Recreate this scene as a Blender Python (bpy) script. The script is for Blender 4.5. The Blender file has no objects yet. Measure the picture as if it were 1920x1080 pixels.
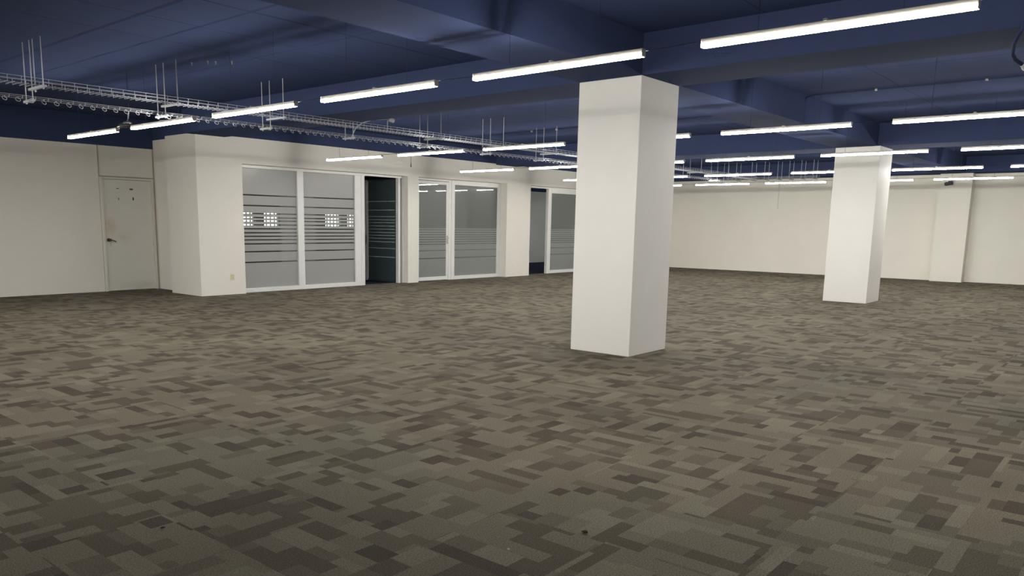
import bpy, math, random
from mathutils import Vector, Matrix
C = bpy.context.scene.collection
sc = bpy.context.scene

# ------------------------------------------------------------------ camera
F = Vector((0.74384671, 0.64792372, -0.16397235))
R = Vector((0.65846001, -0.75249219, 0.01363503))
U = Vector((0.11455345, 0.11811161, 0.9863707))
EYE = Vector((0, 0, 1.45))
cd = bpy.data.cameras.new('camera'); cam = bpy.data.objects.new('camera', cd); C.objects.link(cam)
cd.sensor_width = 36.0
cd.lens = 1471.41 / 1920 * 36
cd.shift_x = (960 - 889.0) / 1920
cd.shift_y = (664.39 - 540) / 1920
cd.clip_start = 0.05; cd.clip_end = 200
m = Matrix.Identity(4)
for i in range(3):
    m[i][0] = R[i]; m[i][1] = U[i]; m[i][2] = -F[i]; m[i][3] = EYE[i]
cam.matrix_world = m
sc.camera = cam

# ------------------------------------------------------------------ world: pale daylight, seen only through the lattice windows
w = bpy.data.worlds.new('daylight'); sc.world = w; w.use_nodes = True
bg = w.node_tree.nodes['Background']
bg.inputs[0].default_value = (1.0, 0.97, 0.92, 1); bg.inputs[1].default_value = 9.0

sc.view_settings.view_transform = 'Standard'; sc.view_settings.look = 'None'
sc.view_settings.gamma = 1.0; sc.view_settings.use_curve_mapping = False
sc.view_settings.exposure = 0.0
LAMP = 116.0          # emission strength of the linear lamps
LAMP_COLOR = (1.0, 0.975, 0.90)

# ------------------------------------------------------------------ materials
def new_mat(name):
    m = bpy.data.materials.new(name); m.use_nodes = True
    nt = m.node_tree; b = nt.nodes['Principled BSDF']
    return m, nt, b
def mix_rgb(nt, fac, a, b, mode='MIX'):
    n = nt.nodes.new('ShaderNodeMix'); n.data_type = 'RGBA'; n.blend_type = mode
    for s, v in ((n.inputs[0], fac), (n.inputs[6], a), (n.inputs[7], b)):
        if hasattr(v, 'is_linked') or isinstance(v, bpy.types.NodeSocket): nt.links.new(v, s)
        elif isinstance(v, (int, float)): s.default_value = v
        else: s.default_value = (*v, 1)
    return n.outputs[2]
def math_n(nt, op, a, b=None, c=None):
    n = nt.nodes.new('ShaderNodeMath'); n.operation = op
    for s, v in zip(n.inputs, (a, b, c)):
        if v is None: continue
        if isinstance(v, bpy.types.NodeSocket): nt.links.new(v, s)
        else: s.default_value = v
    return n.outputs[0]
def simple(name, col, rough=.5, metal=0., spec=.5):
    m, nt, b = new_mat(name)
    b.inputs['Base Color'].default_value = (*col, 1); b.inputs['Roughness'].default_value = rough
    b.inputs['Metallic'].default_value = metal; b.inputs['Specular IOR Level'].default_value = spec
    # faint irregularity so no surface is perfectly uniform
    tc = nt.nodes.new('ShaderNodeTexCoord'); no = nt.nodes.new('ShaderNodeTexNoise')
    no.inputs['Scale'].default_value = 9; nt.links.new(tc.outputs['Object'], no.inputs['Vector'])
    c = mix_rgb(nt, no.outputs[0], tuple(x * .94 for x in col), tuple(min(1, x * 1.05) for x in col))
    nt.links.new(c, b.inputs['Base Color'])
    return m
def paint(name, col, scale=1.2, amp=.05, bump=.15, rough=.6, spec=.25):
    m, nt, b = new_mat(name)
    tc = nt.nodes.new('ShaderNodeTexCoord')
    n1 = nt.nodes.new('ShaderNodeTexNoise'); n1.inputs['Scale'].default_value = scale; n1.inputs['Detail'].default_value = 4
    n2 = nt.nodes.new('ShaderNodeTexNoise'); n2.inputs['Scale'].default_value = 45; n2.inputs['Detail'].default_value = 3
    for n in (n1, n2): nt.links.new(tc.outputs['Object'], n.inputs['Vector'])
    c = mix_rgb(nt, n1.outputs[0], tuple(x * (1 - amp) for x in col), tuple(min(1, x * (1 + amp)) for x in col))
    nt.links.new(c, b.inputs['Base Color'])
    bp = nt.nodes.new('ShaderNodeBump'); bp.inputs['Strength'].default_value = bump; bp.inputs['Distance'].default_value = .004
    nt.links.new(n2.outputs[0], bp.inputs['Height']); nt.links.new(bp.outputs[0], b.inputs['Normal'])
    b.inputs['Roughness'].default_value = rough; b.inputs['Specular IOR Level'].default_value = spec
    return m
WHITE = paint('white_wall_paint', (.81, .785, .725))
COLW = paint('white_column_paint', (.80, .785, .76))
BACKW = paint('cream_wall_paint', (.85, .825, .745))
BLUE = paint('navy_ceiling_paint', (.047, .064, .138), scale=.8, amp=.10, bump=.5, rough=.9, spec=.02)
DOORW = paint('door_paint', (.76, .745, .69), scale=2.2, amp=.05, bump=.05, rough=.45)
ALU = simple('white_aluminium_frame', (.80, .80, .79), .35)
ZINC = simple('galvanised_wire', (.50, .515, .56), .5, .15)
HOUSING = simple('lamp_housing', (.50, .47, .43), .5)
BLACK = simple('black_cable', (.02, .02, .022), .5)
CABLE = simple('dark_navy_cable', (.03, .04, .075), .6)
DARK = simple('dark_grey_plastic', (.06, .065, .075), .4)
CHROME = simple('brushed_steel', (.55, .54, .5), .3, .9)
IVORY = simple('ivory_plastic', (.72, .67, .45), .4)
SLOT = simple('outlet_slot', (.10, .09, .06), .6)
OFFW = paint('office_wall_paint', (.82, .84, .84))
OFFD = paint('office_painted_shade', (.16, .16, .165))  # gloom of the unlit office put into the colour
m, nt, b = new_mat('lamp_diffuser')
b.inputs['Base Color'].default_value = (.9, .9, .9, 1)
b.inputs['Emission Color'].default_value = (*LAMP_COLOR, 1); b.inputs['Emission Strength'].default_value = LAMP
DIFF = m

def ceiling_material():
    """navy concrete with the darker joint lines the formwork boards left"""
    m = BLUE.copy(); m.name = 'navy_slab_paint'; nt = m.node_tree; b = nt.nodes['Principled BSDF']
    base = b.inputs['Base Color'].links[0].from_socket
    tc = nt.nodes.new('ShaderNodeTexCoord'); sp = nt.nodes.new('ShaderNodeSeparateXYZ')
    nt.links.new(tc.outputs['Object'], sp.inputs[0])
    tot = None
    nz = nt.nodes.new('ShaderNodeTexNoise'); nz.inputs['Scale'].default_value = 1.5
    nt.links.new(tc.outputs['Object'], nz.inputs['Vector'])
    wob = math_n(nt, 'MULTIPLY', math_n(nt, 'SUBTRACT', nz.outputs[0], .5), .05)
    for ax, pos, wd in ((0, 3.98, .028), (0, 4.62, .022), (0, 5.9, .010), (0, 11.1, .012), (1, 6.95, .024), (1, 7.9, .010), (1, 8.8, .014), (1, 11.2, .012), (1, 3.1, .010)):
        d = math_n(nt, 'ABSOLUTE', math_n(nt, 'SUBTRACT', math_n(nt, 'ADD', sp.outputs[ax], wob), pos))
        l = math_n(nt, 'LESS_THAN', d, wd)
        tot = l if tot is None else math_n(nt, 'MAXIMUM', tot, l)
    fac = math_n(nt, 'MULTIPLY', tot, math_n(nt, 'MULTIPLY', nz.outputs[0], 1.1))
    c = mix_rgb(nt, fac, base, (.02, .03, .07)); nt.links.new(c, b.inputs['Base Color'])
    return m
SLAB = ceiling_material()

def carpet():
    m, nt, b = new_mat('carpet_tiles')
    L = nt.links
    tc = nt.nodes.new('ShaderNodeTexCoord'); sp = nt.nodes.new('ShaderNodeSeparateXYZ'); L.new(tc.outputs['Object'], sp.inputs[0])
    def vor(wsock, scale, rnd=1.0):
        v = nt.nodes.new('ShaderNodeTexVoronoi'); v.voronoi_dimensions = '1D'; v.feature = 'F1'
        v.inputs['Scale'].default_value = scale; v.inputs['Randomness'].default_value = rnd
        L.new(wsock, v.inputs['W']); s = nt.nodes.new('ShaderNodeSeparateColor'); L.new(v.outputs['Color'], s.inputs[0])
        return s.outputs
    def white(a, b_, seed):
        cx = nt.nodes.new('ShaderNodeCombineXYZ'); L.new(a, cx.inputs[0]); L.new(b_, cx.inputs[1]); cx.inputs[2].default_value = seed
        wn = nt.nodes.new('ShaderNodeTexWhiteNoise'); wn.noise_dimensions = '3D'; L.new(cx.outputs[0], wn.inputs['Vector'])
        return wn.outputs['Value']
    T = .60
    gx = math_n(nt, 'FLOOR', math_n(nt, 'DIVIDE', sp.outputs[0], T)); gy = math_n(nt, 'FLOOR', math_n(nt, 'DIVIDE', sp.outputs[1], T))
    par = math_n(nt, 'GREATER_THAN', white(gx, gy, 2.), .5)
    par = math_n(nt, 'FLOORED_MODULO', math_n(nt, 'ADD', gx, gy), 2.0)
    inv = math_n(nt, 'SUBTRACT', 1.0, par)
    s = math_n(nt, 'ADD', math_n(nt, 'MULTIPLY', sp.outputs[0], inv), math_n(nt, 'MULTIPLY', sp.outputs[1], par))
    t = math_n(nt, 'ADD', math_n(nt, 'MULTIPLY', sp.outputs[1], inv), math_n(nt, 'MULTIPLY', sp.outputs[0], par))
    h = white(gx, gy, 7.)
    row = vor(math_n(nt, 'ADD', t, math_n(nt, 'MULTIPLY', h, 31.)), 9.5)      # strips about 9 cm wide
    along = vor(math_n(nt, 'ADD', math_n(nt, 'ADD', s, math_n(nt, 'MULTIPLY', row[0], 57.)), math_n(nt, 'MULTIPLY', h, 13.)), 5.0)
    tone = along[1]
    ramp = nt.nodes.new('ShaderNodeValToRGB'); ramp.color_ramp.interpolation = 'CONSTANT'
    el = ramp.color_ramp.elements
    cols = [(0, (.050, .039, .028)), (.10, (.072, .059, .042)), (.27, (.100, .086, .063)), (.44, (.136, .120, .089)), (.84, (.162, .145, .110))]
    el[0].position = 0; el[0].color = (*cols[0][1], 1); el[1].position = cols[1][0]; el[1].color = (*cols[1][1], 1)
    for p_, c_ in cols[2:]:
        e = el.new(p_); e.color = (*c_, 1)
    L.new(tone, ramp.inputs[0])
    # soft wear and soiling, then pile grain
    n1 = nt.nodes.new('ShaderNodeTexNoise'); n1.inputs['Scale'].default_value = .55; n1.inputs['Detail'].default_value = 5
    n2 = nt.nodes.new('ShaderNodeTexNoise'); n2.inputs['Scale'].default_value = 5.; n2.inputs['Detail'].default_value = 4
    n3 = nt.nodes.new('ShaderNodeTexNoise'); n3.inputs['Scale'].default_value = 130.; n3.inputs['Detail'].default_value = 3
    for n in (n1, n2, n3): L.new(tc.outputs['Object'], n.inputs['Vector'])
    c = mix_rgb(nt, math_n(nt, 'MULTIPLY', n2.outputs[0], .28), ramp.outputs[0], (.116, .102, .076))
    mr = nt.nodes.new('ShaderNodeMapRange'); mr.inputs[1].default_value = .35; mr.inputs[2].default_value = .65
    mr.inputs[3].default_value = .86; mr.inputs[4].default_value = 1.12; L.new(n1.outputs[0], mr.inputs[0])
    mg = nt.nodes.new('ShaderNodeMapRange'); mg.inputs[1].default_value = .3; mg.inputs[2].default_value = .7
    mg.inputs[3].default_value = .62; mg.inputs[4].default_value = 1.38; L.new(n3.outputs[0], mg.inputs[0])
    k = math_n(nt, 'MULTIPLY', mr.outputs[0], mg.outputs[0])
    vm = nt.nodes.new('ShaderNodeVectorMath'); vm.operation = 'SCALE'; L.new(c, vm.inputs[0]); L.new(k, vm.inputs['Scale'])
    L.new(vm.outputs[0], b.inputs['Base Color'])
    b.inputs['Roughness'].default_value = .9; b.inputs['Specular IOR Level'].default_value = .15
    bp = nt.nodes.new('ShaderNodeBump'); bp.inputs['Strength'].default_value = .5; bp.inputs['Distance'].default_value = .004
    L.new(n3.outputs[0], bp.inputs['Height']); L.new(bp.outputs[0], b.inputs['Normal'])
    return m
CARPET = carpet()
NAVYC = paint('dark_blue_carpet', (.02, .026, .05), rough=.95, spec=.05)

FILM1 = [(.40, 1.95, .018, 0)]
def film_glass(name, gaps, top=9., film=(.42, .42, .41), haze=0.):
    """clear glass with a frosted film on it; the film is cut away in the horizontal gaps (z, half height) and above top"""
    m = bpy.data.materials.new(name); m.use_nodes = True; nt = m.node_tree; L = nt.links
    nt.nodes.remove(nt.nodes['Principled BSDF']); out = nt.nodes['Material Output']
    tc = nt.nodes.new('ShaderNodeTexCoord'); sp = nt.nodes.new('ShaderNodeSeparateXYZ'); L.new(tc.outputs['Object'], sp.inputs[0])
    clear = math_n(nt, 'GREATER_THAN', sp.outputs[2], top)
    for z, hh in gaps:
        clear = math_n(nt, 'MAXIMUM', clear, math_n(nt, 'LESS_THAN', math_n(nt, 'ABSOLUTE', math_n(nt, 'SUBTRACT', sp.outputs[2], z)), hh))
    fr = nt.nodes.new('ShaderNodeFresnel'); fr.inputs[0].default_value = 1.5
    tr = nt.nodes.new('ShaderNodeBsdfTransparent'); tr.inputs[0].default_value = (.80, .84, .84, 1)
    gl = nt.nodes.new('ShaderNodeBsdfGlossy'); gl.inputs['Roughness'].default_value = .0
    fac = math_n(nt, 'MINIMUM', math_n(nt, 'MULTIPLY', fr.outputs[0], 2.0), 1.0)
    g = nt.nodes.new('ShaderNodeMixShader'); L.new(fac, g.inputs[0]); L.new(tr.outputs[0], g.inputs[1]); L.new(gl.outputs[0], g.inputs[2])
    df = nt.nodes.new('ShaderNodeBsdfDiffuse'); df.inputs[0].default_value = (*film, 1)
    tl = nt.nodes.new('ShaderNodeBsdfTranslucent'); tl.inputs[0].default_value = (.8, .8, .8, 1)
    f1 = nt.nodes.new('ShaderNodeMixShader'); f1.inputs[0].default_value = .25; L.new(df.outputs[0], f1.inputs[1]); L.new(tl.outputs[0], f1.inputs[2])
    g2 = nt.nodes.new('ShaderNodeBsdfGlossy'); g2.inputs['Roughness'].default_value = .28
    f2 = nt.nodes.new('ShaderNodeMixShader'); L.new(math_n(nt, 'MULTIPLY', fr.outputs[0], .9), f2.inputs[0]); L.new(f1.outputs[0], f2.inputs[1]); L.new(g2.outputs[0], f2.inputs[2])
    o = nt.nodes.new('ShaderNodeMixShader'); L.new(math_n(nt, 'MULTIPLY', clear, 1 - haze), o.inputs[0]); L.new(f2.outputs[0], o.inputs[1]); L.new(g.outputs[0], o.inputs[2])
    L.new(o.outputs[0], out.inputs[0])
    return m
G1 = [(1.965, .013), (1.755, .013)] + [(z, .013) for z in (1.597, 1.517, 1.45, 1.370, 1.290, 1.210, 1.138, 1.066)] + [(.985, .014), (.827, .013), (.612, .014)]
G2 = [(1.285, .012), (1.225, .012), (1.165, .012), (1.105, .012), (1.045, .012), (.985, .012), (.925, .012), (.765, .010), (.567, .012)]
FROST = film_glass('frosted_striped_glass', G1, film=(.46, .46, .45))
HALF = film_glass('half_frosted_glass', G2, top=1.325, film=(.33, .345, .335), haze=.38)  # haze mixes film grey into the clear glass in place of reflections
DIM = film_glass('shaded_door_glass', [], film=(.075, .105, .12))  # darkness of the unlit door film put into its colour

# ------------------------------------------------------------------ mesh helpers
class MB:
    def __init__(s): s.v = []; s.f = []; s.mi = []
    def box(s, x0, x1, y0, y1, z0, z1, mi=0):
        n = len(s.v)
        s.v += [(x, y, z) for z in (z0, z1) for y in (y0, y1) for x in (x0, x1)]
        for q in ((0, 2, 3, 1), (4, 5, 7, 6), (0, 1, 5, 4), (2, 6, 7, 3), (0, 4, 6, 2), (1, 3, 7, 5)):
            s.f.append(tuple(n + i for i in q)); s.mi.append(mi)
        return s
    def tube(s, pts, r, seg=8, mi=0, closed=False):
        pts = [Vector(p) for p in pts]; n = len(pts); rings = []
        for i, p in enumerate(pts):
            if closed: d = pts[(i + 1) % n] - pts[i - 1]
            else: d = pts[min(i + 1, n - 1)] - pts[max(i - 1, 0)]
            d.normalize(); a = Vector((0, 0, 1)) if abs(d.z) < .9 else Vector((1, 0, 0))
            e = d.cross(a).normalized(); g = d.cross(e)
            base = len(s.v); rings.append(base)
            rr = r[i] if isinstance(r, (list, tuple)) else r
            for k in range(seg):
                t = 2 * math.pi * k / seg; s.v.append(tuple(p + rr * (math.cos(t) * e + math.sin(t) * g)))
        m = n if closed else n - 1
        for i in range(m):
            A = rings[i]; B = rings[(i + 1) % n]
            for k in range(seg):
                s.f.append((A + k, A + (k + 1) % seg, B + (k + 1) % seg, B + k)); s.mi.append(mi)
        if not closed:
            s.f.append(tuple(rings[0] + k for k in range(seg))[::-1]); s.mi.append(mi)
            s.f.append(tuple(rings[-1] + k for k in range(seg))); s.mi.append(mi)
        return s
    def build(s, name, mats, parent=None, bevel=0, smooth=False):
        me = bpy.data.meshes.new(name); me.from_pydata(s.v, [], s.f); me.validate()
        if not isinstance(mats, (list, tuple)): mats = [mats]
        for m_ in mats: me.materials.append(m_)
        for p_, i in zip(me.polygons, s.mi): p_.material_index = i; p_.use_smooth = smooth
        o = bpy.data.objects.new(name, me); C.objects.link(o)
        if parent: o.parent = parent
        if bevel:
            b = o.modifiers.new('bevel', 'BEVEL'); b.width = bevel; b.segments = 2; b.limit_method = 'ANGLE'
        return o
def tag(o, label=None, cat=None, group=None, kind=None):
    for k, v in (('label', label), ('category', cat), ('group', group), ('kind', kind)):
        if v: o[k] = v
    return o
def thing(name, label, cat, loc=(0, 0, 0), group=None, kind=None, rotz=0):
    o = bpy.data.objects.new(name, None); o.empty_display_size = .1; C.objects.link(o); o.location = loc; o.rotation_euler.z = rotz
    return tag(o, label, cat, group, kind)
def struct(name, mb, mats, **k):
    o = mb.build(name, mats, **k); o['kind'] = 'structure'; return o
def copy_tree(o, parent=None):
    c = o.copy(); C.objects.link(c)
    if parent: c.parent = parent
    for ch in list(o.children): copy_tree(ch, c)
    return c

# ------------------------------------------------------------------ dimensions (metres; x and y are the two wall directions)
Z = 3.45      # slab
ZB = 3.03     # underside of beams
ZW = 3.06     # where the white wall paint stops and the navy starts
X0, X1 = -5.0, 26.24
Y0, YP, YD, YO = -5.0, 13.88, 16.05, 18.5
COLS = [(7.687, 4.394, .850, .788), (16.733, 4.338, .884, .823)]

struct('floor', MB().box(X0, X1, Y0, 14.15, -.12, 0).box(X0, 8.2, 14.15, YD + .2, -.12, 0), CARPET)
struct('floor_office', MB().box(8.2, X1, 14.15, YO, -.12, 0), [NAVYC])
cb = MB().box(X0 - .3, X1 + .3, Y0 - .3, YO + .3, Z, Z + .2, 1)
for x0, x1 in ((1.70, 2.515), (7.687, 8.537), (16.733, 17.617), (25.4, X1)): cb.box(x0, x1, Y0, YP + .02, ZB, Z + .01)
for y0, y1 in ((-4.9, -4.1), (4.394, 5.182)):
    for x0, x1 in ((X0, 1.70), (2.515, 7.687), (8.537, 16.733), (17.617, 25.4)): cb.box(x0, x1, y0, y1, ZB + .004, Z + .01)
struct('ceiling', cb, [BLUE, SLAB])

def wall(name, boxes, mat):
    """boxes up to the paint line in the wall colour, above it in navy"""
    mb = MB()
    for x0, x1, y0, y1, z0, z1 in boxes:
        zt = boxes_top
        if z0 < zt < z1:
            mb.box(x0, x1, y0, y1, z0, zt, 0); mb.box(x0, x1, y0, y1, zt, z1, 1)
        else: mb.box(x0, x1, y0, y1, z0, z1, 0 if z1 <= zt else 1)
    return struct(name, mb, [mat, BLUE])
HF = 2.555    # top of the glazing openings
boxes_top = ZW
wall('wall_partition', [
    (7.92, 8.90, YP, 15.0, 0, Z),            # end pillar of the glazed wall
    (8.20, 8.36, 15.0, YD + .02, 0, Z),      # side of the recess
    (8.90, 26.24, YP, 14.15, HF, Z),         # lintel
    (13.43, 13.79, YP, 14.15, 0, HF),        # piers
    (17.13, 18.20, 13.80, 14.15, 0, HF),
    (22.10, 26.24, YP, 14.15, 0, HF)], WHITE)
wall('wall_back', [(X1, X1 + .2, Y0, YO, 0, Z), (25.86, X1, 4.27, 5.07, 0, Z)], BACKW)
boxes_top = 2.88
wall('wall_left', [(X0, 7.05, YD, YD + .15, 0, Z), (7.05, 8.20, YD, YD + .15, 2.27, Z), (8.12, 8.20, YD + .002, YD + .15, 0, 2.27), (7.05, 8.12, YD + .06, YD + .15, 0, 2.27)], WHITE)
boxes_top = ZW
wall('wall_right', [(X0, X1 + .2, Y0 - .2, Y0, 0, Z)], WHITE)
wall('wall_near', [(X0 - .2, X0, Y0, YD, 0, Z)], WHITE)
# office rooms behind the glazing
boxes_top = 2.7
wall('wall_office_divider', [(17.42, 17.54, 14.15, YO, 0, Z)], OFFW)
WIN = [(11.42, 12.24), (12.50, 13.02), (14.58, 15.20), (15.40, 15.90)]
zs0, zs1 = 1.27, 1.72
bx = [(8.2, 26.24, YO, YO + .2, 0, zs0), (8.2, 26.24, YO, YO + .2, zs1, Z)]
px = 8.2
for a, b_ in WIN: bx.append((px, a, YO, YO + .2, zs0, zs1)); px = b_
bx.append((px, 26.24, YO, YO + .2, zs0, zs1))
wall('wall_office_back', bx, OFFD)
wall('wall_office_lining', [(17.54, 26.24, YO - .02, YO - .001, 0, Z)], OFFW)
wall('wall_office_side', [(8.20, 8.36, YD + .15, YO, 0, Z)], OFFW)
for n, (a, b_) in enumerate(WIN):
    t = thing('window_%d' % (n + 4), ['small lattice window shining through the first striped pane, far left', 'small lattice window seen near the right edge of the first striped pane',
              'small lattice window seen through the right half of the second striped pane', 'small lattice window at the right edge of the second striped pane'][n], 'window', ((a + b_) / 2, YO + .1, zs0), kind='structure')
    w_ = b_ - a; h_ = zs1 - zs0; fr = MB()
    fr.box(-w_ / 2, -w_ / 2 + .03, -.03, .03, 0, h_).box(w_ / 2 - .03, w_ / 2, -.03, .03, 0, h_).box(-w_ / 2, w_ / 2, -.03, .03, 0, .03).box(-w_ / 2, w_ / 2, -.03, .03, h_ - .03, h_)
    fr.build('window_frame', OFFD, t)
    la = MB(); nb = max(2, round(w_ / .12))
    for k in range(1, nb): x = -w_ / 2 + k * w_ / nb; la.box(x - .012, x + .012, -.02, .02, .02, h_ - .02)
    for k in range(1, 4): z = k * h_ / 4 + .02; la.box(-w_ / 2 + .02, w_ / 2 - .02, -.019, .021, z - .01, z + .01)
    la.build('lattice', OFFD, t)

# ------------------------------------------------------------------ glazed fronts
def rect_frame(mb, x0, x1, z0, z1, y, wd=.05, dp=.06, bot=None):
    bot = bot or wd
    mb.box(x0, x0 + wd, y - dp / 2, y + dp / 2, z0, z1); mb.box(x1 - wd, x1, y - dp / 2, y + dp / 2, z0, z1)
    mb.box(x0 + wd, x1 - wd, y - dp / 2, y + dp / 2, z0, z0 + bot); mb.box(x0 + wd, x1 - wd, y - dp / 2, y + dp / 2, z1 - wd, z1)
YG = 14.06
def pane(x0, x1, z0, z1, y, mat, parent, off=(0, 0, 0)):
    return MB().box(x0 - off[0], x1 - off[0], y - .004 - off[1], y + .004 - off[1], z0, z1).build('pane', mat, parent)
t = thing('window_1', 'glazed partition of two tall frosted panes with clear horizontal stripes', 'window', (10.5, YG, 0), kind='structure')
f = MB(); ox = 10.5
rect_frame(f, 8.90 - ox, 12.14 - ox, 0, HF, 0, .06, .09, .085); f.build('window_frame', ALU, t, bevel=.004)
MB().box(10.31 - ox, 10.47 - ox, -.045, .045, .085, HF - .06).build('mullion', ALU, t, bevel=.004)
MB().box(11.90 - ox, 12.08 - ox, -.040, .040, .085, HF - .06).build('mullion', ALU, t, bevel=.004)
pane(8.96, 10.31, .085, HF - .06, YG, FROST, t, (ox, YG, 0)); pane(10.47, 11.90, .085, HF - .06, YG, FROST, t, (ox, YG, 0))
# door frame and the glass door standing open into the room
t = thing('door_2', 'striped frosted glass door standing open into the dark office', 'door', (12.8, YG, 0), kind='structure')
f = MB(); f.box(12.14 - 12.8, 12.18 - 12.8, -.045, .045, 0, HF).box(13.385 - 12.8, 13.43 - 12.8, -.045, .045, 0, HF).box(13.24 - 12.8, 13.31 - 12.8, -.045, .045, 0, HF - .05).box(13.31 - 12.8, 13.385 - 12.8, .02, .04, 0, HF - .05, 1).box(12.18 - 12.8, 13.36 - 12.8, -.045, .045, HF - .05, HF)
f.build('door_frame', [ALU, DARK], t, bevel=.003)
lf = bpy.data.objects.new('door_leaf', None); C.objects.link(lf)
leaf = MB(); leaf.box(0, .06, -.022, .022, .01, 2.49, 1).box(1.05, 1.14, -.022, .022, .01, 2.49, 0).box(.06, 1.08, -.02, .02, .01, .06, 1).box(.06, 1.08, -.02, .02, 2.45, 2.49, 1)
lf_o = leaf.build('door_leaf_tmp', [ALU, DARK], t, bevel=.003); bpy.data.objects.remove(lf); lf_o.name = 'door_leaf'
lf_o.location = (13.28 - 12.8, .03, 0); lf_o.rotation_euler.z = math.radians(90.4)
pn = MB().box(.06, 1.08, -.004, .004, .04, 2.46).build('pane', DIM, lf_o)
sb = MB()
for z, hh in G1: sb.box(.06, 1.08, -.0055, .0055, z - hh * .55, z + hh * .55)
sb.build('gap_strip', simple('pale_gap_strips', (.50, .56, .56), .4), pn)  # brighter look of the clear gaps painted as pale strips
h = MB(); h.tube([(1.11, -.02, 1.03), (1.11, -.07, 1.03), (1.0, -.07, 1.03)], .009); h.box(1.09, 1.13, -.03, .03, .93, 1.13); h.build('door_handle', CHROME, lf_o)

t = thing('door_3', 'closed aluminium door with half frosted glass beside the middle pier', 'door', (14.4, YG, 0), kind='structure')
f = MB(); ox = 14.4
f.box(13.79 - ox, 13.87 - ox, -.05, .05, 0, HF).box(15.03 - ox, 15.13 - ox, -.03, .05, 0, HF).box(13.87 - ox, 15.03 - ox, -.05, .05, HF - .05, HF); f.build('door_frame', ALU, t, bevel=.003)
lf = MB(); rect_frame(lf, 13.88 - ox, 15.02 - ox, .012, HF - .06, -.01, .075, .045, .09); lo = lf.build('door_leaf', ALU, t, bevel=.003)
MB().box(13.955 - ox, 14.945 - ox, -.014, -.006, .10, HF - .135).build('pane', HALF, lo)
h = MB(); h.box(14.955 - ox, 15.005 - ox, -.045, -.03, .93, 1.14); h.tube([(14.98 - ox, -.04, 1.08), (14.98 - ox, -.10, 1.08), (14.86 - ox, -.10, 1.075)], .011)
h.tube([(14.98 - ox, -.04, .97), (14.98 - ox, -.06, .97)], .016); h.build('door_handle', CHROME, lo)
t = thing('window_2', 'fixed pane with clear upper half and striped film below, right of the closed glass door', 'window', (16.1, YG, 0), kind='structure')
f = MB(); ox = 16.1; rect_frame(f, 15.13 - ox, 17.13 - ox, 0, HF, 0, .12, .09, .09); f.build('window_frame', ALU, t, bevel=.004)
pane(15.25, 17.01, .09, HF - .12, YG, HALF, t, (ox, YG, 0))
t = thing('door_4', 'open doorway in the glazed wall behind the near column', 'door', (18.8, YG, 0), kind='structure')
f = MB(); ox = 18.8; f.box(18.20 - ox, 18.26 - ox, -.05, .05, 0, HF).box(18.26 - ox, 19.36 - ox, -.05, .05, HF - .05, HF); f.build('door_frame', ALU, t, bevel=.003)
t = thing('window_3', 'fixed half frosted pane partly hidden behind the near white column', 'window', (20.7, YG, 0), kind='structure')
f = MB(); ox = 20.7; rect_frame(f, 19.36 - ox, 22.10 - ox, 0, HF, 0, .17, .09, .09); f.build('window_frame', ALU, t, bevel=.004)
pane(19.53, 21.93, .09, HF - .17, YG, HALF, t, (ox, YG, 0))

# ------------------------------------------------------------------ white door in the recess
t = thing('door_1', 'scuffed white wooden door with a knob in the left wall recess', 'door', (7.6, YD, 0), kind='structure')
f = MB(); f.box(-.55, -.50, -.03, .10, 0, 2.27).box(.515, .518, -.02, .10, 0, 2.27).box(-.50, .515, -.03, .10, 2.235, 2.27)
f.build('door_frame', DOORW, t, bevel=.003)
def door_paint():
    m = DOORW.copy(); m.name = 'scuffed_door_paint'; nt = m.node_tree; b = nt.nodes['Principled BSDF']; L = nt.links
    base = b.inputs['Base Color'].links[0].from_socket
    tc = nt.nodes.new('ShaderNodeTexCoord')
    for (cx, cz, rx, rz, col, k) in ((-.38, 1.30, .17, .22, (.55, .45, .26), .55), (-.1, 1.08, .22, .16, (.62, .54, .36), .4), (.25, .1, .5, .12, (.5, .45, .36), .35)):
        mp = nt.nodes.new('ShaderNodeMapping'); mp.vector_type = 'TEXTURE'; mp.inputs['Location'].default_value = (cx, 0, cz); mp.inputs['Scale'].default_value = (rx, 9, rz)
        L.new(tc.outputs['Object'], mp.inputs[0])
        g = nt.nodes.new('ShaderNodeTexGradient'); g.gradient_type = 'SPHERICAL'; L.new(mp.outputs[0], g.inputs[0])
        no = nt.nodes.new('ShaderNodeTexNoise'); no.inputs['Scale'].default_value = 12; L.new(tc.outputs['Object'], no.inputs['Vector'])
        fac = math_n(nt, 'MULTIPLY', math_n(nt, 'MULTIPLY', g.outputs[1], k * 2), no.outputs[0])
        base = mix_rgb(nt, fac, base, col)
    L.new(base, b.inputs['Base Color']); return m
lf = MB().box(-.495, .51, .012, .055, .008, 2.228).build('door_leaf', door_paint(), t)
k = MB(); k.tube([(-.42, .012, 1.03), (-.42, .004, 1.03)], .035, 16); k.tube([(-.42, .01, 1.03), (-.42, -.045, 1.03)], .012, 12)
k.tube([(-.42, -.045, 1.03), (-.42, -.055, 1.03), (-.42, -.075, 1.03), (-.42, -.088, 1.03)], [.018, .028, .028, .016], 16)
k.tube([(-.42, -.06, 1.03), (-.36, -.062, 1.02), (-.30, -.055, .995)], .010, 8)
k.build('door_knob', simple('dark_bronze', (.10, .085, .065), .35, .6), lf, smooth=True)
MB().tube([(-.40, -.002, .98), (-.40, -.016, .97), (-.395, -.018, .90)], .005, 6).build('key', CHROME, lf)
mk = MB()
for x, z, a, b_ in ((-.18, 2.055, .028, .006), (.10, 2.05, .034, .016), (-.17, 1.85, .007, .022), (.13, 1.86, .014, .03)):
    mk.box(x - a, x + a, .009, .013, z - b_, z + b_)
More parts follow.
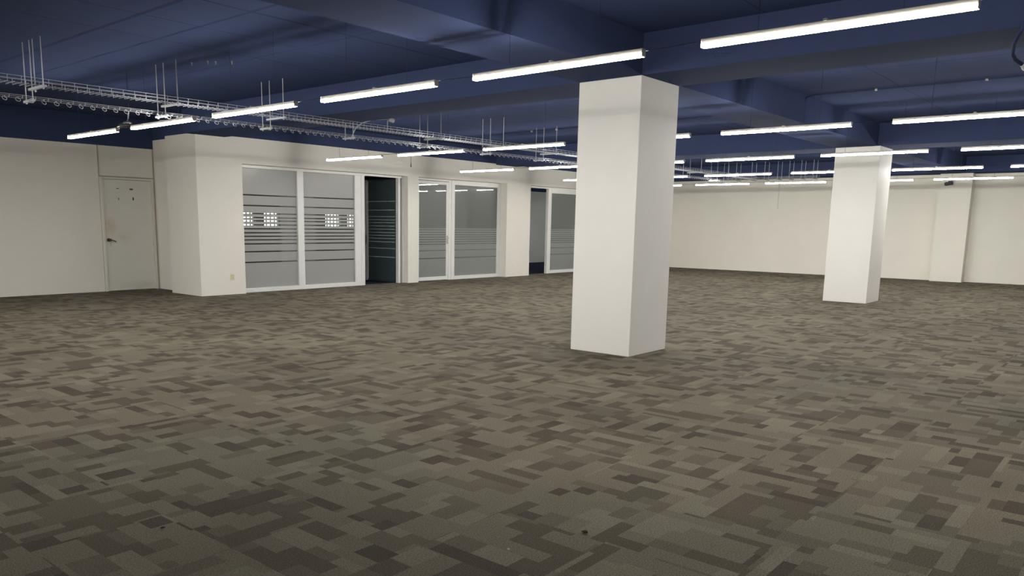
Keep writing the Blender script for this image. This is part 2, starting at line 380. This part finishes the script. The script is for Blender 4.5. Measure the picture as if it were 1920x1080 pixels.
mk.build('adhesive_residue', simple('dark_residue', (.10, .09, .08), .8), lf)['label'] = 'four dark scraps left where a notice was taped'
# thin joint above the door and beside it
struct('trim_1', MB().box(7.045, 7.065, YD - .012, YD + .01, 0, 2.88).box(7.065, 8.19, YD - .010, YD + .01, 2.275, 2.295).box(8.17, 8.19, YD - .012, YD + .002, 0, 2.88), simple('aged_trim_paint', (.42, .36, .28), .6))

# ------------------------------------------------------------------ freestanding columns
for (x, y, wx, wy), lab in zip(COLS, ('large square white column standing nearest, in the middle of the carpet', 'farther square white column in front of the back wall, right of the near one')):
    mb = MB().box(-wx / 2, wx / 2, -wy / 2, wy / 2, 0, ZB)
    o = mb.build('square_column', COLW, bevel=.006); o.location = (x + wx / 2, y + wy / 2, 0)
    tag(o, lab, 'column', 'square white columns')

# ------------------------------------------------------------------ linear pendant lamps
S = 1.70; LL = .946 * S; PIT = 1.21 * S; ZL = 1.45 + .7174 * S
def make_lamp():
    r = thing('linear_pendant_lamp', 'x', 'lamp')
    h = LL / 2
    MB().box(-.0205, .0205, -h, h, .004, .036).build('housing', HOUSING, r, bevel=.002)
    MB().box(-.0235, .0235, -h + .004, h - .004, -.020, .0035).build('diffuser', DIFF, r)
    for s_ in (-1, 1):
        MB().box(-.027, .027, s_ * h - .0015, s_ * h + .0015, -.021, .034).build('end_cap', HOUSING, r)
        MB().tube([(0, s_ * h * .53, .034), (0, s_ * h * .53, Z - ZL)], .002, 6).build('suspension_cable', CABLE, r)
    MB().box(-.03, .03, -.012, .012, .034, .046).build('clip', CHROME, r)
    return r
ROWS = {'first': (3.0757, .5455, -1, 5), 'second': (5.9859, .5434, -1, 5), 'third': (8.3133, 1.7497, -1, 4), 'fourth': (10.7238, .4707, -1, 5), 'fifth': (12.9276, 1.6622, -1, 5)}  # rightmost lamp of every row but the third is added, out of view
EXTRA = {'behind': (.3 / S, .9, 2, 6), 'far behind': (-3.6 / S, .9, 2, 6)}  # unseen rows added behind the viewer to brighten the left wall
PLACE = {
 'first': {0: 'longest lit bar at the top right, nearest of all the lamps', 1: 'second longest lit bar, just above and left of the near column', 2: 'lit bar left of the one over the near column', 3: 'lit bar crossing in front of the wire tray', 4: 'lit bar above the end pillar of the glazed wall', 5: 'leftmost lit bar in the whole room'},
 'second': {0: 'lit bar cut by the right edge below the nearest lamp', 1: 'long lit bar between the near and the far column', 2: 'short bit of lit bar sticking out right of the near column, upper one', 3: 'lit bar just left of the near column, upper one', 4: 'lit bar over the pier beside the open glass door', 5: 'lit bar over the second striped pane'},
 'third': {-1: 'lit bar at the right edge, upper right of the far column', 0: 'lit bar passing across the top of the far column', 1: 'lit bar between the columns, left of the one crossing the far column', 2: 'lit bar end right of the near column, second from the top', 3: 'lit bar ending at the left side of the near column, over the white pier', 4: 'lit bar over the half frosted window'},
 'fourth': {0: 'short lit bar at the right edge over the pilaster side', 1: 'lit bar right of the far column, above the camera on the pilaster', 2: 'lit bar disappearing behind the left side of the far column', 3: 'lit bar between the columns just above the white wall edge', 4: 'lit bar end right of the near column, third from the top', 5: 'lit bar end touching the left side of the near column, lowest one'},
 'fifth': {0: 'lit bar crossing the pilaster on the back wall', 1: 'lit bar against the back wall coming out right of the far column', 2: 'lit bar against the back wall just left of the far column', 3: 'lit bar against the back wall midway between the columns', 4: 'lit bar end against the back wall right of the near column, lowest one', 5: 'lit bar behind the near column'}}
proto = None
for rn, (u, v, k0, k1) in {**ROWS, **EXTRA}.items():
    for k in range(k0, k1 + 1):
        cy_ = v * S + k * PIT + LL / 2
        if cy_ - LL / 2 < Y0 + .1 or cy_ + LL / 2 > (YP - .05 if rn in ROWS else YD - .3): continue
        if proto is None: proto = make_lamp(); o = proto
        else: o = copy_tree(proto)
        o.location = (u * S, cy_, ZL)
        o['group'] = 'linear pendant lamps'
        o['label'] = PLACE.get(rn, {}).get(k, 'added unseen lit bar lamp of the %s row, outside the picture to the right' % rn if rn in ROWS else 'added unseen fill lamp hanging behind the viewer')
    # one feed cable joins the lamps of a row
    if rn in ROWS:
        y1 = v * S + k1 * PIT + LL if rn != 'third' else v * S + 4 * PIT + LL
        mb = MB(); ys = max(v * S + k0 * PIT, Y0 + .1); n = 60
        mb.tube([(u * S + .036, ys + (y1 - ys) * i / n, ZL + .030 + .006 * math.sin(i * 1.7)) for i in range(n + 1)], .0035, 6)
        tag(mb.build('power_cable', CABLE), 'dark feed cable running along the %s row of lamps from the viewer' % rn, 'cable', 'lamp feed cables')
# unseen lamp added inside the office to brighten what the open doorway shows
o = copy_tree(proto); o.location = (23.5, 15.4, ZL); o['label'] = 'added unseen fill lamp inside the office behind the open doorway'; o['group'] = 'added office lamps'
for ch in o.children:
    if ch.name.startswith('diffuser'):
        ch.data = ch.data.copy(); dm = DIFF.copy(); dm.name = 'office_fill_diffuser'
        dm.node_tree.nodes['Principled BSDF'].inputs['Emission Strength'].default_value = 108; ch.data.materials[0] = dm
# a cable whose lamp is missing, left of the third row
y_ = 1.7497 * S + 5 * PIT + LL * .76
mb = MB(); mb.tube([(8.3133 * S * .945, 13.70, Z), (8.3133 * S * .945, 13.70, 2.88), (8.3133 * S * .945, 13.70, 2.76)], [.004, .004, .013], 8)
tag(mb.build('hanging_cable', BLACK), 'short dark cable end hanging bare above the pier beside the open glass door', 'cable')

# ------------------------------------------------------------------ wire mesh cable trays
def basket(x0, x1, y0, y1, z0, hgt, step, vstep, r, along='x'):
    mb = MB()
    def P(a, b_, z): return (a, b_, z) if along == 'x' else (b_, a, z)
    for z in ((z0 + hgt / 2, z0 + hgt) if hgt > .04 else (z0 + hgt,)):
        for y in (y0, y1): mb.tube([P(x0, y, z), P(x1, y, z)], r * .8, 5)
    mb.tube([P(x0, (y0 + y1) / 2, z0), P(x1, (y0 + y1) / 2, z0)], r * .8, 5)
    n = int((x1 - x0) / step)
    for i in range(n + 1):
        x = x0 + .02 + i * step; up = hgt if i % vstep == 0 else 0
        pts = [P(x, y0, z0), P(x, y1, z0)]
        if up: pts = [P(x, y0, z0 + up)] + pts + [P(x, y1, z0 + up)]
        mb.tube(pts, r, 5)
    return mb
XT1 = 24.75
mb = basket(1.5, XT1 - .34, 9.75, 10.02, 2.93, .065, .071, 2, .0035)
tag(mb.build('cable_tray', ZINC), 'wide upper wire mesh cable tray running the length of the ceiling', 'cable tray')
mb = basket(1.5, XT1 - 1, 10.07, 10.20, 2.805, .028, .14, 1, .0035)
lt = thing('cable_tray', 'narrow lower wire mesh tray with round cable rings under it', 'cable tray', (0, 0, 0))
mb.build('wire_mesh', ZINC, lt)
rb = MB(); x = 1.62; rnd = random.Random(4)
while x < XT1 - 1.1:
    rr = .022 + rnd.random() * .004; a0 = rnd.uniform(-.5, .5)
    rb.tube([(x + rr * math.cos(a), 10.10 + .02 * math.sin(a + a0), 2.786 + rr * math.sin(a)) for a in [2 * math.pi * i / 12 for i in range(12)]], .0035, 5, closed=True)
    x += .14
rg = rb.build('ring_clips', ZINC, lt, smooth=True); rg['label'] = 'row of round wire rings hanging under the tray'; rg['kind'] = 'stuff'
mb = basket(8.0, 10.9, 24.45, 24.72, 2.93, .065, .071, 2, .0035, along='y')
tag(mb.build('cable_tray', ZINC), 'cross tray of wire mesh close to the back wall, between the columns', 'cable tray')
mb = basket(11.2, 13.85, 3.30, 3.42, 2.72, .028, .14, 1, .0035, along='y')
tag(mb.build('cable_tray', ZINC), 'short branch of narrow wire tray at the left edge of the picture', 'cable tray')

def make_hanger(kind=0):
    r = thing('tray_hanger', 'x', 'hanger')
    top = Z
    rods = [(10.24, 2.79), (10.045, 2.79), (9.72, 2.91)]
    if kind == 1: rods.append((9.95, 2.90))
    if kind == 2: rods = [(10.24, 2.79), (10.045, 2.79)]
    for y, zb in rods:
        MB().tube([(0, y, zb - .03), (0, y, top)], .006, 6).build('threaded_rod', ZINC, r)
    MB().box(-.018, .018, 10.02, 10.29, 2.775, 2.80).build('strut', ZINC, r)
    if kind != 2: MB().box(-.018, .018, 9.67, 10.12, 2.898, 2.923).build('strut', ZINC, r)
    nb = MB()
    for y, zb in rods:
        for dz in (-.022, .022): nb.tube([(0, y, zb - dz - .006), (0, y, zb - dz + .006)], .011, 6)
    nb.build('nuts', ZINC, r)
    return r
HL = ['hanger of the trays nearest the left edge, with four rods', 'tray hanger above the leftmost lamps', 'tray hanger crossed by a lit bar, third from the left',
      'tray hanger with the bent wire beside it', 'tray hanger over the open glass door', 'tray hanger over the half frosted glass door', 'tray hanger just left of the near column, rods in a tight cluster',
      'tray hanger hidden behind the near column, left one', 'tray hanger hidden behind the near column, middle one', 'tray hanger hidden behind the near column, right one',
      'first tray hanger right of the near column', 'second tray hanger right of the near column, beside the cross tray']
h3 = make_hanger(0); h4 = make_hanger(1); h2 = make_hanger(2)
for i, (x, lab) in enumerate(zip((3.72, 5.33, 6.94, 8.50, 10.2, 11.92, 13.65, 15.3, 17.0, 18.75, 20.4, 22.15), HL)):
    src = {0: h4, 1: h3, 3: h2}.get(i)
    o = src if src else copy_tree(h3)
    o.location = (x, 0, 0); o['label'] = lab; o['group'] = 'tray hangers'
# straight rods of the cross tray
for i, y in enumerate((10.85, 10.45, 9.95, 9.55, 9.15, 8.8, 8.45, 8.1)):
    r = thing('tray_hanger', ['leftmost', 'second', 'third', 'fourth', 'fifth', 'sixth', 'seventh', 'rightmost'][i] + ' pair of thin rods, from the left, holding the cross tray by the back wall', 'hanger', (24.585, y, 2.9), 'cross tray hangers')
    for dx in (-.17, .17): MB().tube([(dx, 0, 0), (dx, 0, Z - 2.9)], .006, 6).build('threaded_rod', ZINC, r)
    MB().box(-.2, .2, -.018, .018, 0, .022).build('strut', ZINC, r)
# bent wire and wall bracket by the fourth hanger
mb = MB(); x = 8.5
mb.tube([(x + .05, 10.15, 2.80), (x + .10, 10.10, 2.95), (x + .16, 10.02, 3.03), (x + .30, 9.93, 3.09), (x + .48, 9.85, 3.115), (x + .58, 9.82, 3.12)], .009, 8)
mb.tube([(x + .56, 9.82, 3.125), (x + .66, 9.80, 3.10)], .034, 10); mb.tube([(x + .52, 9.80, 3.11), (x + .52, 9.80, 2.93)], .007, 6)
tag(mb.build('flexible_conduit', ZINC), 'bent grey flexible conduit looping out of the trays', 'conduit')
# silver spotlight bracket at the gap between the two leftmost lamps
t = thing('pendant_bracket', 'small silver camera bracket on a stem between the two leftmost lamps', 'bracket', (5.24, 10.95, 2.70))
mb = MB(); mb.tube([(.05, .03, .22), (.035, .025, .12), (0, 0, .06)], .009, 8); mb.build('stem', ZINC, t)
MB().tube([(.06, .05, .75), (.05, .03, .21)], .007, 8).build('drop_rod', BLUE, t)
mb = MB(); mb.tube([(-.03, .03, .05), (.02, -.02, .055), (.04, -.04, .04)], [.02, .026, .022], 10); mb.tube([(.035, -.04, .05), (.03, -.04, -.03)], .012, 8); mb.build('clamp', CHROME, t, smooth=True)
mb = MB(); mb.tube([(-.03, .22, .01), (-.02, .10, .025), (-.01, .02, .02), (0, -.14, .01)], [.012, .036, .036, .012], 10); mb.build('body', DARK, t, smooth=True)

# ------------------------------------------------------------------ conduits on the ceiling
t = thing('ceiling_conduit', 'thin navy conduit along the ceiling at upper right, dropping to a lamp', 'conduit', (12.6, 4.4, Z - .02))
mb = MB(); mb.tube([(.0, -6.0, 0), (0, -.15, 0), (.02, -.02, -.02), (.05, .0, -.08), (.05, .0, -.38)], .012, 8); mb.build('pipe', BLUE, t, smooth=True)
for y in (-1.0, -2.35, -3.7): MB().tube([(0, y - .015, 0), (0, y + .015, 0)], .020, 10).build('clip', CHROME, t)
t = thing('ceiling_conduit', 'grey conduit drop with a loose braided end at the top right corner', 'conduit', (7.9, 1.14, ZB))
mb = MB(); mb.tube([(-.3, -.1, .02), (-.3, -.1, -.02), (-.25, -.08, -.05), (.1, .0, -.06), (.5, .06, -.07), (.62, .05, -.10), (.66, .0, -.14)], .016, 8); mb.build('pipe', BLUE, t, smooth=True)
mb = MB(); mb.tube([(.66, .0, -.14), (.70, -.05, -.17), (.78, -.10, -.20), (.86, -.16, -.22)], .022, 10)
mb.tube([(.68, -.02, -.15), (.70, -.03, -.16)], .035, 8); mb.build('braided_end', ZINC, t, smooth=True)
t = thing('ceiling_conduit', 'thin conduit crossing the ceiling just left of the near column', 'conduit', (13.9, 9.0, Z - .02))
mb = MB(); mb.tube([(0, -4, 0), (0, 2.4, 0)], .010, 8); mb.build('pipe', BLUE, t, smooth=True)
for y in (0.1, 1.55, .9): MB().tube([(0, y - .02, 0), (0, y + .02, 0)], .022, 10).build('clip', CHROME, t)
# old anchors left in the slab
for i, (x, y) in enumerate(((5.55, 9.72), (5.62, 9.45), (5.70, 9.40), (5.82, 9.22))):
    mb = MB(); mb.tube([(0, 0, .01), (.004, .006, -.04)], .008, 6); mb.tube([(0, 0, 0), (0, 0, -.012)], .014, 8)
    o = mb.build('ceiling_anchor', CHROME); o.location = (x, y, Z)
    tag(o, ['leftmost', 'second', 'third', 'rightmost'][i] + ' of four tiny metal anchors in the ceiling above the left lamps', 'anchor', 'ceiling anchors')

# ------------------------------------------------------------------ small fittings on the walls
def outlet(x, y, z, lab):
    t = thing('wall_outlet', lab, 'outlet', (x, y, z), 'wall outlets')
    MB().box(-.04, .04, -.008, 0, -.062, .062).build('cover_plate', IVORY, t, bevel=.003)
    s_ = MB()
    for z_ in (-.028, .028):
        s_.box(-.016, -.010, -.0095, -.006, z_ - .009, z_ + .009).box(.010, .016, -.0095, -.006, z_ - .009, z_ + .009)
    s_.box(-.004, .004, -.0095, -.006, -.003, .003); s_.build('slots', SLOT, t)
outlet(8.60, YP, .345, 'ivory double outlet low on the wall left of the striped panes')
t = thing('security_camera', 'small dark security camera high on the back wall pilaster', 'camera', (25.86, 4.80, 2.76)); t.scale = (1.3, 1.3, 1.2)
MB().box(-.03, 0, -.04, .04, -.04, .06).build('mount', DARK, t, bevel=.004)
mb = MB(); mb.tube([(-.03, .0, .01), (-.07, .02, -.01)], .018, 8); mb.tube([(-.05, -.06, .0), (-.07, .07, -.015), (-.075, .10, -.02)], [.035, .045, .03], 12); mb.build('body', DARK, t, smooth=True)
mb = MB(); mb.tube([(X1 - .012, 9.75, 2.88), (X1 - .012, 9.75, 2.05)], .014, 8)
tag(mb.build('wall_conduit', COLW), 'short white conduit dropping down the back wall between the columns', 'conduit')
mb = MB(); mb.box(-.035, .035, -.006, 0, -.022, .022); o = mb.build('blank_cover', WHITE, bevel=.002); o.location = (17.45, 13.80, .32)
tag(o, 'small blank white cover low on the pier by the open doorway', 'cover')

# ------------------------------------------------------------------ bits of litter on the carpet
FLUFF = simple('dark_fluff', (.035, .028, .022), .95)
def fluff(x, y, r, lab, mat, seed):
    q = random.Random(seed); mb = MB()
    for k in range(7):
        a = q.uniform(0, 6.28); d = Vector((math.cos(a), math.sin(a), 0)); c = Vector((q.uniform(-r, r) * .5, q.uniform(-r, r) * .5, .006))
        mb.tube([c - d * r * .7, c + Vector((0, 0, .004)), c + d * r * .7], [.002, .2 * r, .002], 6)
    o = mb.build('carpet_litter', mat, smooth=True); o.location = (x, y, 0.001); tag(o, lab, 'litter', 'litter on the carpet')
fluff(3.038, 1.928, .016, 'dark lump of fluff on the carpet, low in the middle of the picture', FLUFF, 1)
fluff(1.703, 3.430, .010, 'small dark speck on the carpet at lower left', FLUFF, 2)
fluff(2.627, 2.069, .006, 'tiny pale scrap on the carpet near the bottom centre', ALU, 3)
